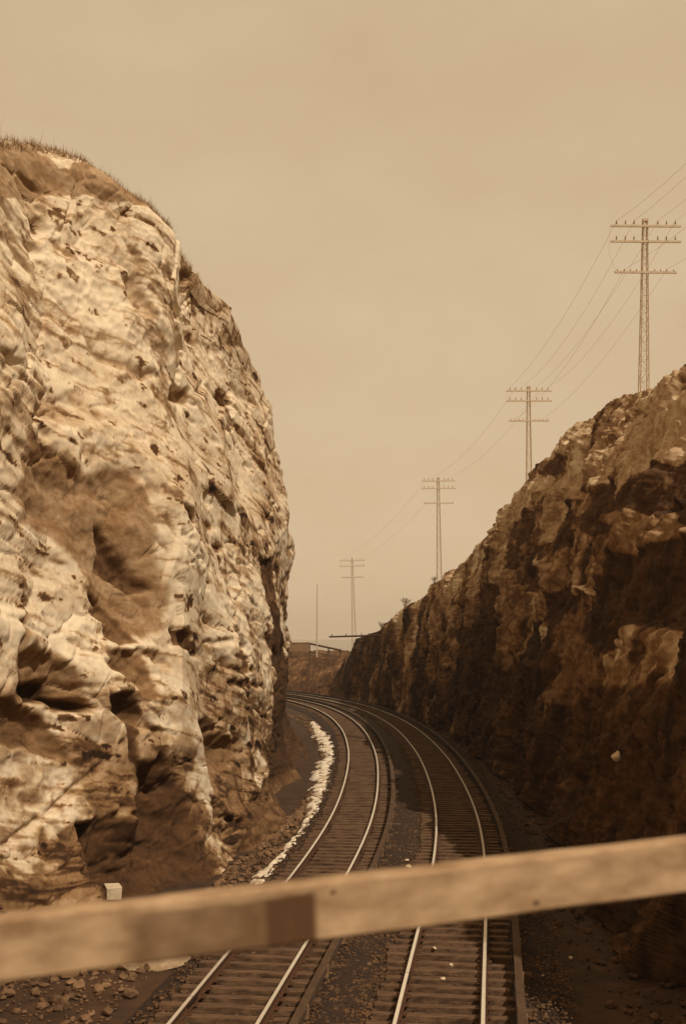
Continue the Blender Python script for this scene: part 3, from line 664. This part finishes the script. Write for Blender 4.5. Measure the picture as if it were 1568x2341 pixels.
# ------------------------------------------------------------------ far embankment, abutment, footbridge
nx, ny = 150, 90
ex = np.linspace(-18, 24, nx); ey = np.linspace(124, 205, ny)
E = np.zeros((nx, ny, 3)); E[..., 0] = ex[:, None]; E[..., 1] = ey[None]
cl_x = np.interp(E[..., 1], CL[:, 1], CL[:, 0])
dist = E[..., 0] - (cl_x + 6.2)
E[..., 2] = -.6 + 4.1 * smooth01(dist, -1.5, 9.5) + .5 * fbm(E * [.5, .5, 0], 4, 300) + .45 * fbm(E * [1.3, 1.3, 0], 4, 310, ridged=True)
E[..., 2] -= 1.3 * smooth01(E[..., 0], -1.5, 8) * smooth01(E[..., 1], 145, 170)
te = .28 + .45 * fbm(E * [.35, .35, 1], 4, 320) - .1
emb = grid_mesh('embankment', E, rock_mat('rough_earth', R_STOPS, 0, (1.2, .8, 2.2), amp=.26), {'tone': np.clip(te, .15, .7)}); tag(emb, 'rough brown earth bank beyond the end of the dark slope', 'embankment', kind='structure')

YB = 156.0
root = empty('stone_abutment', (pt(686, 1500, YB)[0], YB, 0)); tag(root, 'brown stone abutment and solid parapet at the far end of the cutting', 'abutment')
x0 = pt(600, 0, YB)[0]; x1 = pt(707, 0, YB)[0]; zt = pt(0, 1489, YB)[2]; ztp = pt(0, 1469, YB)[2]; ox = root.location.x
mb = MB(); mb.box(((x0 + x1) / 2 - ox, .8, (zt - .8) / 2), (x1 - x0, 3.2, zt + .8)); mb.build('abutment_wall', M_masonry, root, bevel=.05)
mb = MB(); mb.box(((x0 + x1) / 2 - ox + .05, .0, (zt + ztp) / 2), (x1 - x0, .5, ztp - zt)); mb.build('parapet', mat('parapet_boards', (.22, .125, .06), scale=3), root, bevel=.03)
mb = MB(); mb.box(((x0 + x1) / 2 - ox + .1, .0, ztp + .06), (x1 - x0 + .2, .7, .12)); mb.build('coping', M_pale, root, bevel=.02)
r2 = empty('fence_railing', (x1, YB, zt - 1)); tag(r2, 'sloping wooden railing on posts running down right from the solid parapet', 'railing')
def rp(px, py): q = pt(px, py, YB); return Vector(q) - Vector((x1, YB, zt - 1))
mb = MB(); mb.tube([rp(706, 1471), rp(781, 1487)], .13, 4); mb.build('top_rail', M_timber, r2)
mb = MB(); mb.tube([rp(706, 1491), rp(779, 1500)], .07, 4); mb.build('bottom_rail', M_timber, r2)
for a_, b_, c_ in ((708, 1471, 1498), (751, 1481, 1506), (778, 1487, 1510)):
    mb = MB(); mb.tube([rp(a_, b_), rp(a_, c_)], .085, 4); mb.build('post', M_timber, r2)

# ------------------------------------------------------------------ vegetation
def brink(Pc, y): i = int(np.argmin(np.abs(Pc[:, -1, 1] - y))); return Pc[i, -1]
# dry grass on the crown of the left cliff
vs = []; fs = []
sel_i = np.where((LP[:, -1, 1] > 20) & (LP[:, -1, 1] < 42))[0]
for k in range(15000):
    i = sel_i[int(RNG.random() * len(sel_i))]; w = RNG.random() ** 1.3
    if w < .45:
        r_ = LP.shape[1] - 1 - int(RNG.random() * 26); p = LP[i, r_].copy()
    else:
        p = LP[i, -1].copy(); o = (w - .45) * 3; p[0] -= o; p[1] += .1 * o; p[2] += .03
    if p[1] > 36 and RNG.random() < (p[1] - 36) / 6: continue
    gn = math.sin(p[1] * 2.3) * math.sin(p[0] * 3.1 + p[1]) + math.sin(p[1] * 5.7 + p[2] * 3)
    if RNG.random() < .35 - .3 * gn: continue
    h_ = RNG.uniform(.05, .17) * (1 + .7 * max(gn, 0)) * (2.2 if RNG.random() < .03 else 1); a_ = RNG.uniform(0, 6.28); ww = RNG.uniform(.006, .014); lean = RNG.normal(0, .09, 2)
    b_ = len(vs); dx, dy = math.cos(a_) * ww, math.sin(a_) * ww
    vs += [(p[0] - dx, p[1] - dy, p[2] - .05), (p[0] + dx, p[1] + dy, p[2] - .05), (p[0] + lean[0], p[1] + lean[1], p[2] + h_)]; fs.append((b_, b_ + 1, b_ + 2))
mb = MB(); mb.v = vs; mb.f = fs; tag(mb.build('dry_grass', M_grass), 'short dry brown grass on the crown of the pale cliff', 'grass', kind='stuff')
def shrub(loc, h_, n, label, seed):
    rr = random.Random(seed); root = empty('bare_shrub', loc); tag(root, label, 'shrub')
    mb = MB(); tw = MB()
    for i in range(n):
        a_ = rr.uniform(0, 6.28); t_ = Vector((math.cos(a_) * rr.uniform(.1, .6) * h_, math.sin(a_) * rr.uniform(.1, .6) * h_, rr.uniform(.6, 1) * h_))
        m_ = t_ * .5 + Vector((rr.uniform(-.06, .06), rr.uniform(-.06, .06), .05)); mb.tube([(0, 0, -.1), m_, t_], .018, 4, .008)
        for j in range(9):
            s_ = m_.lerp(t_, rr.random()); d_ = Vector([rr.uniform(-1, 1), rr.uniform(-1, 1), rr.uniform(-.2, 1)]) * .2 * h_; tw.tube([s_, s_ + d_], .008, 3)
    mb.build('stems', M_twig, root); tw.build('twigs', M_twig, root)
for (y, h_, n, lab, sd) in ((113.5, .9, 9, 'tiny bare shrub on the low far brow of the dark slope', 5), (103, 1.1, 12, 'small bare shrub on the brow of the slope below the third lattice pole', 6), (93, .7, 8, 'low bare shrub on the brow just left of the third lattice pole', 8)):
    p = brink(RP, y); shrub((p[0] + .2, p[1], p[2] - .05), h_, n, lab, sd)

# ------------------------------------------------------------------ wooden railing in front of the viewer
DARK_SPAN = []
def beam_mat():
    m = bpy.data.materials.new('weathered_railing_board'); m.use_nodes = True; t = m.node_tree; b = t.nodes['Principled BSDF']; K = t.links.new
    b.inputs['Roughness'].default_value = .85; b.inputs['Specular IOR Level'].default_value = .2
    tc = N(t, 'ShaderNodeTexCoord'); mp = N(t, 'ShaderNodeMapping'); mp.inputs['Scale'].default_value = (1.3, 2.2, 3.0)
    no = N(t, 'ShaderNodeTexNoise'); no.inputs['Scale'].default_value = 7; no.inputs['Detail'].default_value = 7; no.inputs['Roughness'].default_value = .6
    cr = N(t, 'ShaderNodeValToRGB'); cr.color_ramp.elements[0].position = .3; cr.color_ramp.elements[0].color = (.20, .11, .05, 1)
    cr.color_ramp.elements[1].position = .68; cr.color_ramp.elements[1].color = (.46, .30, .165, 1)
    K(tc.outputs['Object'], mp.inputs[0]); K(mp.outputs[0], no.inputs[0]); K(no.outputs['Fac'], cr.inputs[0])
    # a darker colour over the middle stretch of the board, below its upper edge
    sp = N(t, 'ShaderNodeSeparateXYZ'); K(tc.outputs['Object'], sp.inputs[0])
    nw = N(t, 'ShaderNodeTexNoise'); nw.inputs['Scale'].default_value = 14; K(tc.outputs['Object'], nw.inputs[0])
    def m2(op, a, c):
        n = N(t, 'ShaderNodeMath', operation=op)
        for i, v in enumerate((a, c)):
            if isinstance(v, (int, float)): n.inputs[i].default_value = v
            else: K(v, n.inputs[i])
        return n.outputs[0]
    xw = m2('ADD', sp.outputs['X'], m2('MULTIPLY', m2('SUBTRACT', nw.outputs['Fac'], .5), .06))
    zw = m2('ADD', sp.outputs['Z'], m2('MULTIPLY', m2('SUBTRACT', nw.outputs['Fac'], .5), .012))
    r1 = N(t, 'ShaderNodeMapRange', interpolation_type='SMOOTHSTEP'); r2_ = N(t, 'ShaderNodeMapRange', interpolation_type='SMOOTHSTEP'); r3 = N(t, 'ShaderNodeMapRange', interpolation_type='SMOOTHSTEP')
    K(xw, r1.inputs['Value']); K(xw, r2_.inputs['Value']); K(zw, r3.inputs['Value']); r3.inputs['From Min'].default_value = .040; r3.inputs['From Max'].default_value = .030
    r4 = N(t, 'ShaderNodeMapRange', interpolation_type='SMOOTHSTEP'); K(sp.outputs['X'], r4.inputs['Value']); DARK_SPAN[:] = [r1, r2_, r4]
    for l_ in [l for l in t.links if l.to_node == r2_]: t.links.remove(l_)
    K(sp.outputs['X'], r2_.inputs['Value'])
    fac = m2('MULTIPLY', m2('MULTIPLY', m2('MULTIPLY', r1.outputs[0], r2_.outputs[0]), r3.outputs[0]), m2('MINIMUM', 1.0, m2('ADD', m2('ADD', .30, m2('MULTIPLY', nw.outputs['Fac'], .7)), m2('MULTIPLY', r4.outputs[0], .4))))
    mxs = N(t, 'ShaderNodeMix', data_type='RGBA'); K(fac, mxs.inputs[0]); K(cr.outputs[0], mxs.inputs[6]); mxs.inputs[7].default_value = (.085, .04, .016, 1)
    K(mxs.outputs[2], b.inputs['Base Color']); bp = N(t, 'ShaderNodeBump'); bp.inputs['Strength'].default_value = .4; bp.inputs['Distance'].default_value = .003
    K(no.outputs['Fac'], bp.inputs['Height']); K(bp.outputs[0], b.inputs['Normal']); return m
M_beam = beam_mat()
M_beamdark = mat('dark_creosoted_board', (.12, .056, .022), scale=6, col2=(.06, .026, .01), stretch=(1, 4, 4), rough=.85)
pl = Vector(pt(94, 2172, 1.62)); pr = Vector(pt(1452, 2002, 1.92))
d = (pr - pl).normalized(); fw = Vector((-d.y, d.x, 0)).normalized(); up = d.cross(fw).normalized()
if up.z < 0: up = -up
M3 = Matrix((d, fw, up)).transposed().to_4x4()
ctrb = (pl + pr) / 2
rail = empty('wooden_railing', tuple(ctrb)); rail.rotation_euler = M3.to_euler(); tag(rail, 'weathered wooden railing board crossing close in front of the viewer above the tracks', 'railing')
Lh = (pr - pl).length / 2 + .30
def board(name, xa, xb, fy, ty, zz0, zz1, m, n=60, amp=.0012):
    mb = MB(); vs = []; fs = []
    for i in range(n + 1):
        x = xa + (xb - xa) * i / n
        j = [float(v) for v in (vnoise(np.array([[x * 9, k * 3.1, .5]]), 400 + k)[0] * amp for k in range(4))]
        c = .004
        vs += [(x, fy + c, zz0 + j[0]), (x, fy, zz0 + c + j[0]), (x, fy, zz1 - c + j[1]), (x, fy + c, zz1 + j[1]), (x, ty - c, zz1 + j[2]), (x, ty, zz1 - c + j[2]), (x, ty, zz0 + c + j[3]), (x, ty - c, zz0 + j[3])]
    fs = [(i * 8 + k, i * 8 + (k + 1) % 8, (i + 1) * 8 + (k + 1) % 8, (i + 1) * 8 + k) for i in range(n) for k in range(8)]
    fs += [tuple(range(8))[::-1], tuple(n * 8 + k for k in range(8))]
    mb.add(vs, fs); return mb.build(name, m, rail)
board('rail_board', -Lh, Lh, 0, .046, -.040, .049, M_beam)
def bx(px):   # photo x on the board to local x
    best = min(np.linspace(-Lh, Lh, 2000), key=lambda s: abs(784 + F * (ctrb + d * s).x / (ctrb + d * s).y - px)); return float(best)
DARK_SPAN[0].inputs['From Min'].default_value = bx(255); DARK_SPAN[0].inputs['From Max'].default_value = bx(340)
DARK_SPAN[1].inputs['From Min'].default_value = bx(733); DARK_SPAN[1].inputs['From Max'].default_value = bx(712)
DARK_SPAN[2].inputs['From Min'].default_value = bx(595); DARK_SPAN[2].inputs['From Max'].default_value = bx(625)
for kx, kz, kr in ((764, .033, .0035), (1224, -.024, .0042)):
    mb = MB(); x_ = bx(kx); n_ = 12
    mb.add([(x_ + kr * 1.5 * math.cos(k * math.tau / n_), -.0006, kz + kr * math.sin(k * math.tau / n_)) for k in range(n_)] + [(x_ + kr * 1.5 * math.cos(k * math.tau / n_), .002, kz + kr * math.sin(k * math.tau / n_)) for k in range(n_)],
           [tuple(range(n_))] + [(k, k + n_, (k + 1) % n_ + n_, (k + 1) % n_) for k in range(n_)]); mb.build('knot', M_beamdark, rail)
for s in (-Lh + .06, Lh - .06):
    wp = M3 @ Vector((s, .07, 0)) + ctrb
    mb = MB(); q = M3.inverted()
    mb.box(q @ Vector((0, 0, -.55)) + Vector((s, .075, 0)), (.07, .055, 1.2), q.to_3x3()); mb.build('railing_post', M_beam, rail, bevel=.004)
dk = empty('footbridge_deck', (0, -1, 5.25)); tag(dk, 'plank deck of the overbridge the viewer stands on', 'bridge deck')
mb = MB()
for i in range(22): mb.box((0, -1.6 + i * .165, 0), (22, .155, .06), jit=.004)
mb.build('deck_planks', M_timber, dk); mb = MB()
for yy in (-1.4, 1.5): mb.box((0, yy, -.21), (22, .25, .34))
mb.build('deck_girder', M_timber, dk)

# ------------------------------------------------------------------ thin air haze
HM = bpy.data.materials.new('thin_haze'); HM.use_nodes = True; ht = HM.node_tree; ht.nodes.clear()
pv = N(ht, 'ShaderNodeVolumePrincipled'); pv.inputs['Density'].default_value = .0004; pv.inputs['Color'].default_value = (1.0, .86, .70, 1); pv.inputs['Anisotropy'].default_value = .2
ho = N(ht, 'ShaderNodeOutputMaterial'); ht.links.new(pv.outputs[0], ho.inputs['Volume'])
mb = MB(); mb.box((0, 550, 15.5), (2900, 2000, 36)); tag(mb.build('haze', HM), 'thin pale air haze filling the cutting', 'haze', kind='stuff')
